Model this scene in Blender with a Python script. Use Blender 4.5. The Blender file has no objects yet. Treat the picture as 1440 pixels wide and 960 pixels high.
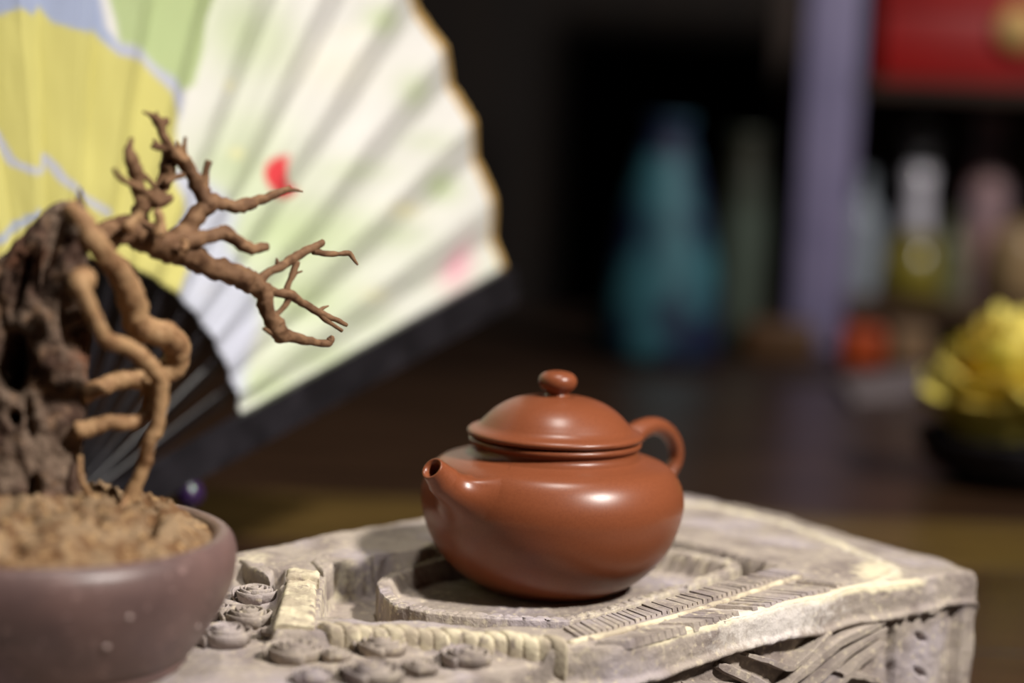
import bpy, bmesh, math, random
import numpy as np
from mathutils import Vector, Matrix, noise as mnoise

# ------------------------------------------------------------------ camera, world, lights, exposure
scene = bpy.context.scene
FPX, PITCH, ROLL, CAMH = 2800.0, math.radians(6.4), math.radians(2.5), 0.225
CAM = np.array([0.0, 0.0, CAMH])
FWD = np.array([0.0, math.cos(PITCH), -math.sin(PITCH)])
_r = np.array([1.0, 0.0, 0.0]); _u = np.cross(_r, FWD)
RGT = math.cos(ROLL) * _r + math.sin(ROLL) * _u
UPV = -math.sin(ROLL) * _r + math.cos(ROLL) * _u
cd = bpy.data.cameras.new('camera'); cam = bpy.data.objects.new('camera', cd)
scene.collection.objects.link(cam)
cam.matrix_world = Matrix(((RGT[0], UPV[0], -FWD[0], CAM[0]), (RGT[1], UPV[1], -FWD[1], CAM[1]),
                           (RGT[2], UPV[2], -FWD[2], CAM[2]), (0, 0, 0, 1)))
cd.sensor_width = 36.0; cd.lens = 70.0; cd.clip_start = 0.02; cd.clip_end = 50
cd.dof.use_dof = True; cd.dof.focus_distance = 0.640; cd.dof.aperture_fstop = 4.1
scene.camera = cam

world = bpy.data.worlds.new('world'); scene.world = world; world.use_nodes = True
world.node_tree.nodes['Background'].inputs[0].default_value = (0, 0, 0, 1)
world.node_tree.nodes['Background'].inputs[1].default_value = 0.0

def area(name, loc, target, size, power, col, spread=180):
    l = bpy.data.lights.new(name, 'AREA'); l.shape = 'DISK'; l.size = size; l.energy = power; l.color = col
    l.spread = math.radians(spread)
    o = bpy.data.objects.new(name, l); scene.collection.objects.link(o)
    o.location = loc
    o.rotation_euler = (Vector(target) - Vector(loc)).to_track_quat('-Z', 'Y').to_euler()
    return o
# three ceiling-height lamps of the room, all outside the picture: the spot from the right that throws the
# teapot's shadow, the one above that gives the upper highlights, and the one over the right of the room behind
area('spot_lamp_right_offscreen', (1.31, -0.28, 1.72), (0.0, 0.70, 0.10), 0.20, 6.0, (1.0, 0.95, 0.89), 45)
area('ceiling_lamp_above_offscreen', (0.10, 0.66, 1.72), (0.0, 0.68, 0.10), 0.13, 1.35, (1.0, 0.95, 0.88), 60)
area('room_lamp_right_offscreen', (1.25, 0.60, 1.72), (0.60, 2.45, 0.12), 0.28, 10.5, (1.0, 0.94, 0.90), 80)
scene.view_settings.view_transform = 'Standard'; scene.view_settings.look = 'None'
scene.view_settings.exposure = 0.0; scene.view_settings.gamma = 1.0
scene.view_settings.use_curve_mapping = False

# ------------------------------------------------------------------ helpers
random.seed(4)
def ray(px, py): return FWD + RGT * (px - 720) / FPX + UPV * (480 - py) / FPX
def onz(px, py, z):
    d = ray(px, py); return CAM + d * ((z - CAMH) / d[2])
def aty(px, py, Y):
    d = ray(px, py); return CAM + d * (Y / d[1])
def proj(P):
    v = np.asarray(P, float) - CAM; d = v @ FWD
    return 720 + FPX * (v @ RGT) / d, 480 - FPX * (v @ UPV) / d
def projarr(P):
    v = np.asarray(P, float) - CAM; d = v @ FWD
    return 720 + FPX * (v @ RGT) / d, 480 - FPX * (v @ UPV) / d
def sm(a, b, x):
    t = np.clip((x - a) / (b - a), 0, 1); return t * t * (3 - 2 * t)
def nz(P, s, oct=3):
    return mnoise.fractal(Vector((P[0] * s, P[1] * s, P[2] * s)), 1.0, 2.0, oct)
def nzarr(P, s, oct=3):
    return np.array([nz(p, s, oct) for p in P])

def link(o, parent=None):
    scene.collection.objects.link(o)
    if parent is not None:
        o.parent = parent
    return o
def empty(name, loc, label, cat, group=None):
    o = bpy.data.objects.new(name, None); o.location = tuple(loc); o.empty_display_size = 0.02
    link(o); return tag(o, label, cat, group)
def tag(o, label, cat, group=None, kind=None):
    if label: o['label'] = label
    if cat: o['category'] = cat
    if group: o['group'] = group
    if kind: o['kind'] = kind
    return o
def mesh_obj(name, V, F, mat, parent=None, smooth=True, loc=None, cols=None, sharp=None):
    """world-space vertices -> an object; a parent Empty's location (no rotation) is taken off."""
    V = np.asarray(V, float).reshape(-1, 3)
    off = np.zeros(3)
    p = parent
    while p is not None:
        off += np.array(p.location); p = p.parent
    base = np.zeros(3)
    if parent is None:
        base = np.array(loc) if loc is not None else np.array([(V[:, 0].min() + V[:, 0].max()) / 2, (V[:, 1].min() + V[:, 1].max()) / 2, V[:, 2].min()])
    me = bpy.data.meshes.new(name)
    if isinstance(F, np.ndarray): F = F.tolist()
    me.from_pydata((V - off - base).tolist(), [], F)
    me.update()
    bm = bmesh.new(); bm.from_mesh(me); bmesh.ops.recalc_face_normals(bm, faces=bm.faces); bm.to_mesh(me); bm.free()
    if smooth:
        me.polygons.foreach_set('use_smooth', [True] * len(me.polygons))
        if sharp is not None: me.set_sharp_from_angle(angle=math.radians(sharp))
    me.materials.append(mat)
    if cols is not None:
        for nm, data in cols.items():
            data = np.asarray(data, float)
            if data.ndim == 1:
                a = me.attributes.new(nm, 'FLOAT', 'POINT'); a.data.foreach_set('value', data)
            else:
                a = me.attributes.new(nm, 'FLOAT_COLOR', 'POINT')
                a.data.foreach_set('color', np.c_[data, np.ones(len(data))].ravel())
    o = bpy.data.objects.new(name, me)
    if parent is None: o.location = tuple(base)
    return link(o, parent)
def grid_faces(nu, nv, wrap_u=False, wrap_v=False, base=0):
    i = np.arange(nu if wrap_u else nu - 1); j = np.arange(nv if wrap_v else nv - 1)
    I, J = np.meshgrid(i, j, indexing='ij'); I2, J2 = (I + 1) % nu, (J + 1) % nv
    return (np.stack([I * nv + J, I2 * nv + J, I2 * nv + J2, I * nv + J2], -1).reshape(-1, 4) + base)
def lathe(prof, c, n=64, cap=True, axis_r=None):
    """prof: list of (r,z) from bottom to top; c: centre at z=0 of profile."""
    prof = np.asarray(prof, float); a = np.linspace(0, 2 * math.pi, n, endpoint=False)
    V = np.stack([c[0] + prof[:, 0][:, None] * np.cos(a), c[1] + prof[:, 0][:, None] * np.sin(a),
                  c[2] + np.repeat(prof[:, 1][:, None], n, 1)], -1).reshape(-1, 3)
    F = grid_faces(len(prof), n, False, True).tolist()
    if cap:
        m = len(prof)
        F.append(list(range(n))); F.append(list(range((m - 1) * n, m * n)))
    return V, F
def spline(pts, n):
    """Catmull-Rom through rows of pts (any columns)."""
    P = np.asarray(pts, float); P = np.vstack([2 * P[0] - P[1], P, 2 * P[-1] - P[-2]])
    m = len(P) - 3; out = []
    for t in np.linspace(0, m, n):
        k = min(int(t), m - 1); u = t - k
        a, b, c, d = P[k], P[k + 1], P[k + 2], P[k + 3]
        out.append(0.5 * (2 * b + (c - a) * u + (2 * a - 5 * b + 4 * c - d) * u * u + (3 * b - a - 3 * c + d) * u ** 3))
    return np.array(out)
def tube(path, rad, ns=12, rough=0.0, rs=200, ovals=None, seed=0):
    P = np.asarray(path, float); n = len(P); rad = np.broadcast_to(np.asarray(rad, float), (n,))
    T = np.gradient(P, axis=0); T /= np.linalg.norm(T, axis=1)[:, None] + 1e-12
    ref = np.array([0, 0, 1.0]) if abs(T[0][2]) < 0.9 else np.array([1.0, 0, 0])
    N = np.cross(T[0], ref); N /= np.linalg.norm(N); V = []
    for i in range(n):
        N = N - T[i] * (N @ T[i]); N /= np.linalg.norm(N); B = np.cross(T[i], N)
        for k in range(ns):
            a = 2 * math.pi * k / ns
            d = math.cos(a) * N + math.sin(a) * B
            r = rad[i]
            if rough:
                r *= 1 + rough * nz(P[i] + d * r + seed, rs, 3)
            V.append(P[i] + d * r)
    F = grid_faces(n, ns, False, True).tolist()
    F.append(list(range(ns))); F.append(list(range((n - 1) * ns, n * ns)))
    return np.array(V), F
def boxv(lo, hi):
    x0, y0, z0 = lo; x1, y1, z1 = hi
    V = [(x0, y0, z0), (x1, y0, z0), (x1, y1, z0), (x0, y1, z0), (x0, y0, z1), (x1, y0, z1), (x1, y1, z1), (x0, y1, z1)]
    F = [(0, 3, 2, 1), (4, 5, 6, 7), (0, 1, 5, 4), (1, 2, 6, 5), (2, 3, 7, 6), (3, 0, 4, 7)]
    return np.array(V, float), F
def bevel(o, w, seg=2):
    bm = bmesh.new(); bm.from_mesh(o.data)
    bmesh.ops.bevel(bm, geom=list(bm.edges), offset=w, segments=seg, affect='EDGES', profile=0.5)
    bm.to_mesh(o.data); bm.free()
    o.data.polygons.foreach_set('use_smooth', [True] * len(o.data.polygons))
    o.data.set_sharp_from_angle(angle=math.radians(40))
    return o
def polydist(X, Y, poly, closed=True):
    """distance to a polyline (and inside mask when closed), vectorised."""
    P = np.asarray(poly, float)[:, :2]; n = len(P); D = np.full(X.shape, 1e9); ins = np.zeros(X.shape, bool)
    for i in range(n if closed else n - 1):
        a = P[i]; b = P[(i + 1) % n]; ab = b - a
        t = np.clip(((X - a[0]) * ab[0] + (Y - a[1]) * ab[1]) / (ab @ ab + 1e-15), 0, 1)
        D = np.minimum(D, np.hypot(X - a[0] - t * ab[0], Y - a[1] - t * ab[1]))
        if closed and a[1] != b[1]:
            c = (a[1] > Y) != (b[1] > Y)
            ins ^= c & (X < (b[0] - a[0]) * (Y - a[1]) / (b[1] - a[1]) + a[0])
    return (np.where(ins, -D, D)) if closed else D
def srgb(r, g, b):
    f = lambda c: c / 12.92 if c <= 0.04045 else ((c + 0.055) / 1.055) ** 2.4
    return (f(r), f(g), f(b))

# ------------------------------------------------------------------ materials
def mat(name, col, rough=0.5, metal=0.0, spec=0.5, noise=None, bump=None, trans=0.0, ior=1.45, coat=0.0, stretch=None, rough2=None, emit=None, alpha=None):
    """noise=(scale, colour2, detail, lo, hi) mixes a second colour; bump=(scale, strength, distance)."""
    m = bpy.data.materials.new(name); m.use_nodes = True; nt = m.node_tree; b = nt.nodes['Principled BSDF']
    b.inputs['Base Color'].default_value = (*col, 1); b.inputs['Roughness'].default_value = rough
    b.inputs['Metallic'].default_value = metal; b.inputs['Specular IOR Level'].default_value = spec
    b.inputs['Transmission Weight'].default_value = trans; b.inputs['IOR'].default_value = ior
    b.inputs['Coat Weight'].default_value = coat
    tc = nt.nodes.new('ShaderNodeTexCoord'); src = tc.outputs['Object']
    if stretch:
        mp = nt.nodes.new('ShaderNodeMapping'); mp.inputs['Scale'].default_value = stretch
        nt.links.new(src, mp.inputs[0]); src = mp.outputs[0]
    last = None
    for k, ns in enumerate(noise if isinstance(noise, list) else [noise] if noise else []):
        n = nt.nodes.new('ShaderNodeTexNoise'); n.inputs['Scale'].default_value = ns[0]; n.inputs['Detail'].default_value = ns[2]
        nt.links.new(src, n.inputs['Vector'])
        r = nt.nodes.new('ShaderNodeMapRange'); r.inputs[1].default_value = ns[3]; r.inputs[2].default_value = ns[4]
        nt.links.new(n.outputs['Fac'], r.inputs[0])
        x = nt.nodes.new('ShaderNodeMix'); x.data_type = 'RGBA'
        if last is None: x.inputs[6].default_value = (*col, 1)
        else: nt.links.new(last, x.inputs[6])
        x.inputs[7].default_value = (*ns[1], 1)
        nt.links.new(r.outputs[0], x.inputs[0]); last = x.outputs[2]
    if last is not None: nt.links.new(last, b.inputs['Base Color'])
    if bump:
        n = nt.nodes.new('ShaderNodeTexNoise'); n.inputs['Scale'].default_value = bump[0]; n.inputs['Detail'].default_value = 6
        nt.links.new(src, n.inputs['Vector'])
        bp = nt.nodes.new('ShaderNodeBump'); bp.inputs['Strength'].default_value = bump[1]; bp.inputs['Distance'].default_value = bump[2]
        nt.links.new(n.outputs['Fac'], bp.inputs['Height']); nt.links.new(bp.outputs[0], b.inputs['Normal'])
    m['last'] = 0
    return m
def attr_mix(m, attr, col, nscale=250, amount=1.0):
    """paint a second colour where the point attribute says so, broken up by noise."""
    nt = m.node_tree; b = nt.nodes['Principled BSDF']; inp = b.inputs['Base Color']
    a = nt.nodes.new('ShaderNodeAttribute'); a.attribute_name = attr
    tc = nt.nodes.new('ShaderNodeTexCoord'); n = nt.nodes.new('ShaderNodeTexNoise'); n.inputs['Scale'].default_value = nscale; n.inputs['Detail'].default_value = 5
    nt.links.new(tc.outputs['Object'], n.inputs['Vector'])
    ad = nt.nodes.new('ShaderNodeMath'); ad.operation = 'ADD'; nt.links.new(a.outputs['Fac'], ad.inputs[0]); nt.links.new(n.outputs['Fac'], ad.inputs[1])
    r = nt.nodes.new('ShaderNodeMapRange'); r.inputs[1].default_value = 0.75; r.inputs[2].default_value = 1.15; r.inputs[4].default_value = amount
    nt.links.new(ad.outputs[0], r.inputs[0])
    x = nt.nodes.new('ShaderNodeMix'); x.data_type = 'RGBA'
    if inp.is_linked: nt.links.new(inp.links[0].from_socket, x.inputs[6])
    else: x.inputs[6].default_value = inp.default_value
    x.inputs[7].default_value = (*col, 1); nt.links.new(r.outputs[0], x.inputs[0]); nt.links.new(x.outputs[2], inp)
    return m
CREAM = srgb(0.80, 0.755, 0.645); STONE = srgb(0.60, 0.555, 0.515); STONE2 = srgb(0.50, 0.455, 0.43); LAV = srgb(0.63, 0.59, 0.60)
def stone(name, wear=0.0):
    c2 = tuple(a * (1 - wear) + b * wear for a, b in zip(STONE, CREAM))
    m = mat(name, c2, 0.88, spec=0.25, noise=[(60, STONE2, 6, 0.46, 0.62), (28, LAV, 4, 0.5, 0.68), (420, srgb(0.74, 0.69, 0.60), 4, 0.56, 0.75)], bump=(900, 0.55, 0.0006))
    if wear:
        nt = m.node_tree; n = nt.nodes.new('ShaderNodeTexNoise')
        attr_mix(m, 'none', CREAM, 160, wear)
    attr_mix(m, 'wear', CREAM, 260); attr_mix(m, 'chalk', srgb(0.80, 0.77, 0.74), 330, 0.8)
    return m
M = {}
M['stone'] = stone('carved_stone')
M['stone_cream'] = mat('cream_worn_stone', srgb(0.66, 0.61, 0.53), 0.85, spec=0.25, noise=[(110, CREAM, 5, 0.45, 0.6), (300, srgb(0.52, 0.47, 0.43), 5, 0.56, 0.7)], bump=(900, 0.5, 0.0006))
M['clay'] = mat('red_brown_clay', srgb(0.465, 0.255, 0.158), 0.33, spec=0.45, noise=(1400, srgb(0.435, 0.232, 0.142), 3, 0.4, 0.7), bump=(2600, 0.06, 0.0002))
M['clay_dark'] = mat('dark_clay_inside', (0.02, 0.009, 0.005), 0.8)
M['pot'] = mat('brown_glazed_pot', srgb(0.42, 0.328, 0.31), 0.40, spec=0.45, noise=[(45, srgb(0.36, 0.285, 0.275), 4, 0.42, 0.65), (380, srgb(0.53, 0.43, 0.41), 3, 0.6, 0.72)], bump=(160, 0.12, 0.001))
M['drip'] = mat('glossy_glaze_drip', srgb(0.60, 0.53, 0.51), 0.15, spec=0.7, noise=(300, srgb(0.5, 0.42, 0.4), 3, 0.4, 0.7))
M['soil'] = mat('tan_soil', srgb(0.54, 0.45, 0.35), 0.95, spec=0.1, noise=[(140, srgb(0.42, 0.31, 0.215), 6, 0.42, 0.6), (330, srgb(0.66, 0.54, 0.39), 4, 0.55, 0.7)], bump=(500, 0.9, 0.002))
M['stump'] = mat('weathered_stump', srgb(0.44, 0.37, 0.315), 0.9, spec=0.15, noise=[(70, srgb(0.27, 0.20, 0.165), 5, 0.42, 0.6), (160, srgb(0.51, 0.40, 0.31), 5, 0.55, 0.7), (45, srgb(0.43, 0.28, 0.20), 3, 0.55, 0.7)], bump=(260, 0.8, 0.003))
M['wood'] = mat('bare_tan_wood', srgb(0.62, 0.49, 0.35), 0.72, spec=0.25, noise=[(170, srgb(0.50, 0.37, 0.255), 5, 0.42, 0.64), (400, srgb(0.68, 0.55, 0.41), 3, 0.55, 0.75)], bump=(420, 0.6, 0.001))
M['twig'] = mat('brown_twig_bark', srgb(0.46, 0.345, 0.25), 0.75, spec=0.25, noise=[(200, srgb(0.35, 0.245, 0.17), 5, 0.42, 0.64), (120, srgb(0.56, 0.43, 0.31), 3, 0.55, 0.7)], bump=(500, 0.6, 0.001))
M['lacquer'] = mat('black_lacquer', (0.010, 0.009, 0.011), 0.36, spec=0.4, noise=(60, (0.02, 0.018, 0.022), 3, 0.4, 0.7))
M['gold'] = mat('dull_gold_paper', srgb(0.74, 0.60, 0.36), 0.6)
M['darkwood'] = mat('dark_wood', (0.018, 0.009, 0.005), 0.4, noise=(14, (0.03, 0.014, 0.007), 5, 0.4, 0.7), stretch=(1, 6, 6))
M['purple'] = mat('purple_glass', (0.03, 0.014, 0.055), 0.10, spec=0.6, coat=0.5)

# ------------------------------------------------------------------ the setting
def struct(name, lo, hi, m):
    V, F = boxv(lo, hi); o = mesh_obj(name, V, F, m, smooth=False); o['kind'] = 'structure'; return o
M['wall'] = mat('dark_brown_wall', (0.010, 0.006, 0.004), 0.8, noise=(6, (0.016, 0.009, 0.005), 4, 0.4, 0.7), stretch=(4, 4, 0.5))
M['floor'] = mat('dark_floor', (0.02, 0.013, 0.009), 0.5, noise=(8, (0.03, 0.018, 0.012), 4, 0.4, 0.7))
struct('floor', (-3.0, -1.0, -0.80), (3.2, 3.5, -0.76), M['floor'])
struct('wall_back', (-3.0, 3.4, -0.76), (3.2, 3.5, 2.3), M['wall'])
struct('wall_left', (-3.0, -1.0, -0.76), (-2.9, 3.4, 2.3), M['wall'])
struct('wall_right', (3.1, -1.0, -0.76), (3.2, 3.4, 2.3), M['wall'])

# table of planks
tb = empty('tea_table', (0.1, 1.0, -0.76), 'long dark polished wooden tea table under the tray', 'table')
edges = [0.22, 0.44, 0.66, 0.86, 1.03, 1.16, 1.38, 1.56, 1.74]
DARKP, OCHREP = (0.042, 0.021, 0.011), (0.115, 0.070, 0.020)
tints = [DARKP, DARKP, DARKP, DARKP, OCHREP, DARKP, DARKP, DARKP]     # one ochre plank among the dark ones
for k, t in enumerate(tints):
    m = mat('table_plank_wood', t, 0.30, spec=0.45, noise=(9, tuple(c * 0.45 for c in t), 5, 0.42, 0.66), stretch=(0.8, 7, 7), bump=(60, 0.05, 0.002))
    V, F = boxv((-1.2, edges[k] + 0.0006, -0.03), (1.4, edges[k + 1] - 0.0006, 0.0))
    bevel(mesh_obj('plank', V, F, m, tb, smooth=False), 0.0012, 1)
V, F = boxv((-1.14, 0.28, -0.10), (1.34, 1.68, -0.03)); mesh_obj('apron', V, F, M['darkwood'], tb, smooth=False)
for x in (-1.1, 1.22):
    for y in (0.32, 1.56):
        V, F = boxv((x, y, -0.76), (x + 0.08, y + 0.08, -0.03)); mesh_obj('leg', V, F, M['darkwood'], tb, smooth=False)

# ------------------------------------------------------------------ the carved tray
ZT = 0.070
def px2(pts, z): return np.array([onz(x, y, z)[:2] for x, y in pts])
front = np.vstack([[(-0.235, 0.40), (-0.14, 0.455)], px2([(450, 962), (610, 938), (740, 914), (870, 910), (950, 890), (1050, 865), (1180, 832), (1306, 816), (1373, 799)], 0.069)])
back_l = px2([(340, 775), (440, 755), (590, 729)], 0.0695)
dir_l = back_l[0] - back_l[2]; dir_l /= np.linalg.norm(dir_l)
back = np.vstack([back_l[0] + dir_l * 0.215, back_l[0] + dir_l * 0.10, back_l, [0.030, 0.806]])
right = np.vstack([front[-1], px2([(1330, 782), (1240, 763), (1100, 719), (972, 694)], 0.0675), back[-1]])
left = np.vstack([front[0], back[0]])
def resamp(P, n, sub=None):
    d = np.r_[0, np.cumsum(np.linalg.norm(np.diff(P, axis=0), axis=1))]; t = np.linspace(0, d[-1], n)
    return np.stack([np.interp(t, d, P[:, k]) for k in range(P.shape[1])], 1)
def smoothline(P, it=40):
    P = P.copy()
    for _ in range(it): P[1:-1] = P[1:-1] * 0.5 + (P[:-2] + P[2:]) * 0.25
    return P
NU, NV = 540, 300
Fb = smoothline(resamp(front, NU)); Bb = smoothline(resamp(back, NU)); Lb = resamp(left, NV); Rb = smoothline(resamp(right, NV))
s = np.linspace(0, 1, NU)[:, None, None]; t = np.linspace(0, 1, NV)[None, :, None]
XY = (1 - t) * Fb[:, None] + t * Bb[:, None] + (1 - s) * Lb[None] + s * Rb[None] - ((1 - s) * (1 - t) * Fb[0] + s * (1 - t) * Fb[-1] + (1 - s) * t * Bb[0] + s * t * Bb[-1])
X, Y = XY[..., 0], XY[..., 1]
flatP = np.stack([X, Y, np.zeros_like(X)], -1).reshape(-1, 3)
n1 = nzarr(flatP, 90).reshape(X.shape); n2 = nzarr(flatP + 5, 320, 2).reshape(X.shape); n3 = nzarr(flatP + 9, 30, 2).reshape(X.shape)
recess = px2([(461, 806), (470, 793), (530, 781), (600, 772), (760, 756), (870, 750), (945, 757), (1010, 772), (1090, 795), (1048, 813), (960, 838), (875, 861), (782, 884), (640, 876), (450, 868), (453, 835)], ZT)
dr = polydist(X, Y, recess) + 0.0006 * n1
bed = px2([(330, 793), (398, 800), (392, 835), (382, 886), (470, 890), (560, 894), (772, 907), (735, 917), (610, 940), (450, 964), (200, 990), (-400, 1080), (-400, 800), (200, 800)], ZT)
db = polydist(X, Y, bed) + 0.0008 * n1
ridge_r = px2([(925, 704), (1000, 711), (1100, 735), (1160, 757), (1210, 778), (1262, 800), (1240, 815), (1180, 831)], ZT)
dridge = polydist(X, Y, ridge_r, False)
dF = polydist(X, Y, Fb, False); dR = polydist(X, Y, Rb, False); dB = polydist(X, Y, Bb, False)
Z = np.full(X.shape, ZT) + 0.0005 * n1 + 0.00022 * n2 + 0.0007 * n3
# outer band beyond the cream ridge falls gently to the edge on the right end
band = np.vstack([ridge_r[:6], px2([(1340, 806), (1420, 800), (1330, 740), (1100, 690), (925, 670)], ZT)])
dband = polydist(X, Y, band)
Z -= 0.0030 * sm(0.0, 0.016, -dband)
Z += 0.0008 * np.exp(-(dridge / 0.0018) ** 2)
Z -= 0.0052 * sm(0.0012, -0.0012, db)
Z = np.where(True, Z - 0.0145 * sm(0.00025, -0.00025, dr), Z)
for dd, w in ((dF, 0.0022), (dR, 0.004), (dB, 0.003)):
    q = np.clip(1 - dd / w, 0, 1); Z -= w * 0.55 * (1 - np.sqrt(1 - q * q * 0.98))
# fine combed scratches on the right flat by the ridge
wear = np.exp(-(dridge / 0.0034) ** 2) * (0.75 + 0.5 * n3)
PXX, PXY = [q.reshape(X.shape) for q in projarr(flatP + np.array([0, 0, ZT]))]
vis = sm(840, 940, PXX) * sm(1330, 1270, PXX)
wear = np.maximum(wear, vis * np.exp(-(dF / 0.0026) ** 2) * 0.8)
wear = np.maximum(wear, 0.8 * np.exp(-(((PXX - 1235) / 40) ** 2 + ((PXY - 803) / 18) ** 2)))
wear = np.maximum(wear, 0.5 * np.exp(-(((PXX - 360) / 34) ** 2 + ((PXY - 785) / 12) ** 2)))
wear = np.maximum(wear, 0.35 * np.exp(-(dr / 0.0016) ** 2) * sm(620, 480, PXX))
chalk = 0.55 * np.exp(-(((PXX - 1060) / 120) ** 2 + ((PXY - 870) / 30) ** 2)) + 0.3 * np.exp(-(dridge / 0.008) ** 2)
V = [np.stack([X, Y, Z], -1).reshape(-1, 3)]; F = [grid_faces(NU, NV)]
W = [wear.ravel()]; CH = [chalk.ravel()]; nb = NU * NV
# front face: carved panel below a plain frieze
NR = 130
seg = np.gradient(Fb, axis=0); seg /= np.linalg.norm(seg, axis=1)[:, None]; outn = np.stack([seg[:, 1], -seg[:, 0]], 1)
outn = smoothline(outn, 60); outn /= np.linalg.norm(outn, axis=1)[:, None]
arc = np.r_[0, np.cumsum(np.linalg.norm(np.diff(Fb, axis=0), axis=1))]; Ltot = arc[-1]
v = np.linspace(0, 1, NR); ztop = Z[:, 0]
FZ = ztop[:, None] * (1 - v)[None, :] ** 1.0
FX = np.repeat(Fb[:, 0][:, None], NR, 1); FY = np.repeat(Fb[:, 1][:, None], NR, 1)
depth = ztop[:, None] - FZ
fp = np.stack([FX, FY, FZ], -1).reshape(-1, 3); m1 = nzarr(fp, 110).reshape(FX.shape); m2 = nzarr(fp + 3, 350, 2).reshape(FX.shape)
fe = Ltot - arc[:, None] + 0 * FZ
QX, QY = [q.reshape(FX.shape) for q in projarr(fp)]
fri = 0.0122 + 0.0008 * np.sin(arc * 60)[:, None]
disp = 0.0005 * m1 + 0.0003 * m2 + 0.0008 * np.clip(depth / 0.004, 0, 1) ** 0.5
disp += 0.0013 * np.exp(-((depth - fri + 0.0012) / 0.0013) ** 2)
pan = sm(0.0, 0.0007, depth - fri) * sm(0.0085, 0.0095, fe) * sm(0.001, 0.0006, depth - 0.062)
disp -= 0.0042 * pan
plate = polydist(QX, QY, np.array([(1258, 871), (1335, 853), (1331, 1100), (1256, 1100)]))
disp += 0.0030 * sm(0.8, -0.8, plate)
for (cx, cy) in ((1297, 897), (1296, 946), (1296, 995)):
    a = (QX - cx) * 0.75 + (QY - cy) * 0.66; b = (QX - cx) * 0.66 - (QY - cy) * 0.75
    disp -= 0.0034 * np.exp(-((a / 9) ** 2 + (b / 3.5) ** 2) ** 2)
chf = 0.75 * np.exp(-((QX - 1090) / 95) ** 2) * sm(0.016, 0.006, depth)
wrf = np.exp(-(depth / 0.0022) ** 2) * vis[:, 0][:, None] * 0.85
V.append(np.stack([FX + outn[:, 0][:, None] * disp, FY + outn[:, 1][:, None] * disp, FZ], -1).reshape(-1, 3))
F.append(grid_faces(NU, NR, base=nb)); nb += NU * NR; W.append(wrf.ravel()); CH.append(chf.ravel())
for line, zz in ((Rb, Z[-1, :]), (Bb, Z[:, -1]), (Lb, Z[0, :])):
    a = np.c_[line, zz]; b = a.copy(); b[:, 2] = 0
    V.append(np.stack([a, b], 1).reshape(-1, 3)); F.append(grid_faces(len(line), 2, base=nb)); nb += 2 * len(line)
    W.append(np.zeros(2 * len(line))); CH.append(np.zeros(2 * len(line)))
tray = empty('carved_tray', (0.03, 0.66, 0.0), 'carved grey clay tray block with cream worn edges carrying the teapot', 'tray')
body = mesh_obj('tray_body', np.vstack(V), np.vstack(F), M['stone'], tray, cols={'wear': np.concatenate(W), 'chalk': np.concatenate(CH)})

# shallow dish in the recess that carries the teapot
ZR = 0.0668
rim = px2([(531, 818), (536, 834), (552, 848), (600, 859), (660, 865), (740, 869), (795, 871), (836, 863), (920, 838), (1000, 813), (1043, 800), (1032, 795), (1000, 789), (960, 781), (900, 773), (760, 768), (640, 783), (575, 797), (545, 807)], ZR)
ZD = 0.0612
TP = onz(771, 825, ZD)
NA = 900
pc = np.array([TP[0], TP[1] + 0.002])
rl = resamp(np.vstack([rim, rim[:1]]), 1200)
for _ in range(14): rl = (np.roll(rl, 1, 0) + 2 * rl + np.roll(rl, -1, 0)) / 4
ang = np.arctan2(rl[:, 1] - pc[1], rl[:, 0] - pc[0]); rad = np.hypot(rl[:, 0] - pc[0], rl[:, 1] - pc[1]); o_ = np.argsort(ang)
th = np.linspace(-math.pi, math.pi, NA, endpoint=False); Rbnd = np.interp(th, ang[o_], rad[o_], period=2 * math.pi)
fr = np.r_[0.02, np.linspace(0.3, 0.72, 6), np.linspace(0.75, 1.0, 26), 1.0, 1.004, 1.006, 1.008, 1.008]
arcs = np.r_[0, np.cumsum(np.hypot(np.diff(Rbnd * np.cos(th)), np.diff(Rbnd * np.sin(th))))]
pv = []; pw = []
for i in range(NA):
    c, s_ = math.cos(th[i]), math.sin(th[i])
    side = abs(c) ** 1.2
    notch = max(0, math.cos(arcs[i] * 2 * math.pi / 0.0048 + 1.3 * math.sin(arcs[i] * 90)) - 0.72) / 0.28
    for j, f in enumerate(fr):
        r = Rbnd[i] * f; P = np.array([pc[0] + r * c, pc[1] + r * s_, 0])
        wall_ = (1 - f) * Rbnd[i]
        zrim = ZR + 0.0022 * float(sm(-0.25, 0.45, s_)); z = ZD + (zrim - ZD) * float(sm(0.0082, 0.0036, wall_))
        if j < 33: z -= 0.0020 * notch * float(sm(0.0125, 0.0085, wall_) * sm(0.0002, 0.0018, wall_)) * (0.15 + 0.85 * max(side, float(sm(-0.2, 0.3, s_))))
        z += 0.0004 * nz(P, 300, 2) + 0.0005 * nz(P, 70, 2) * float(sm(0.5, 0.9, f))
        if 1.001 < f: z = [zrim - 0.0010, zrim - 0.0035, zrim - 0.0070, 0.0545][j - len(fr) + 4]; P += np.array([c, s_, 0]) * 0.0004 * nz(P + z, 400, 3)
        elif j == 32: z -= 0.0004
        pv.append((P[0], P[1], z)); pw.append(0.32 * float(sm(0.008, 0.002, abs(wall_ - 0.002))) * (1.0 if c > 0.2 else 0.6))
F = grid_faces(NA, len(fr), True).tolist(); F.append([i * len(fr) for i in range(NA)])
mesh_obj('dish', pv, F, M['stone'], tray, cols={'wear': np.array(pw), 'chalk': np.array(pw) * 0.6})['label'] = 'shallow leaf-shaped stone dish with incised rim lines'

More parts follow.
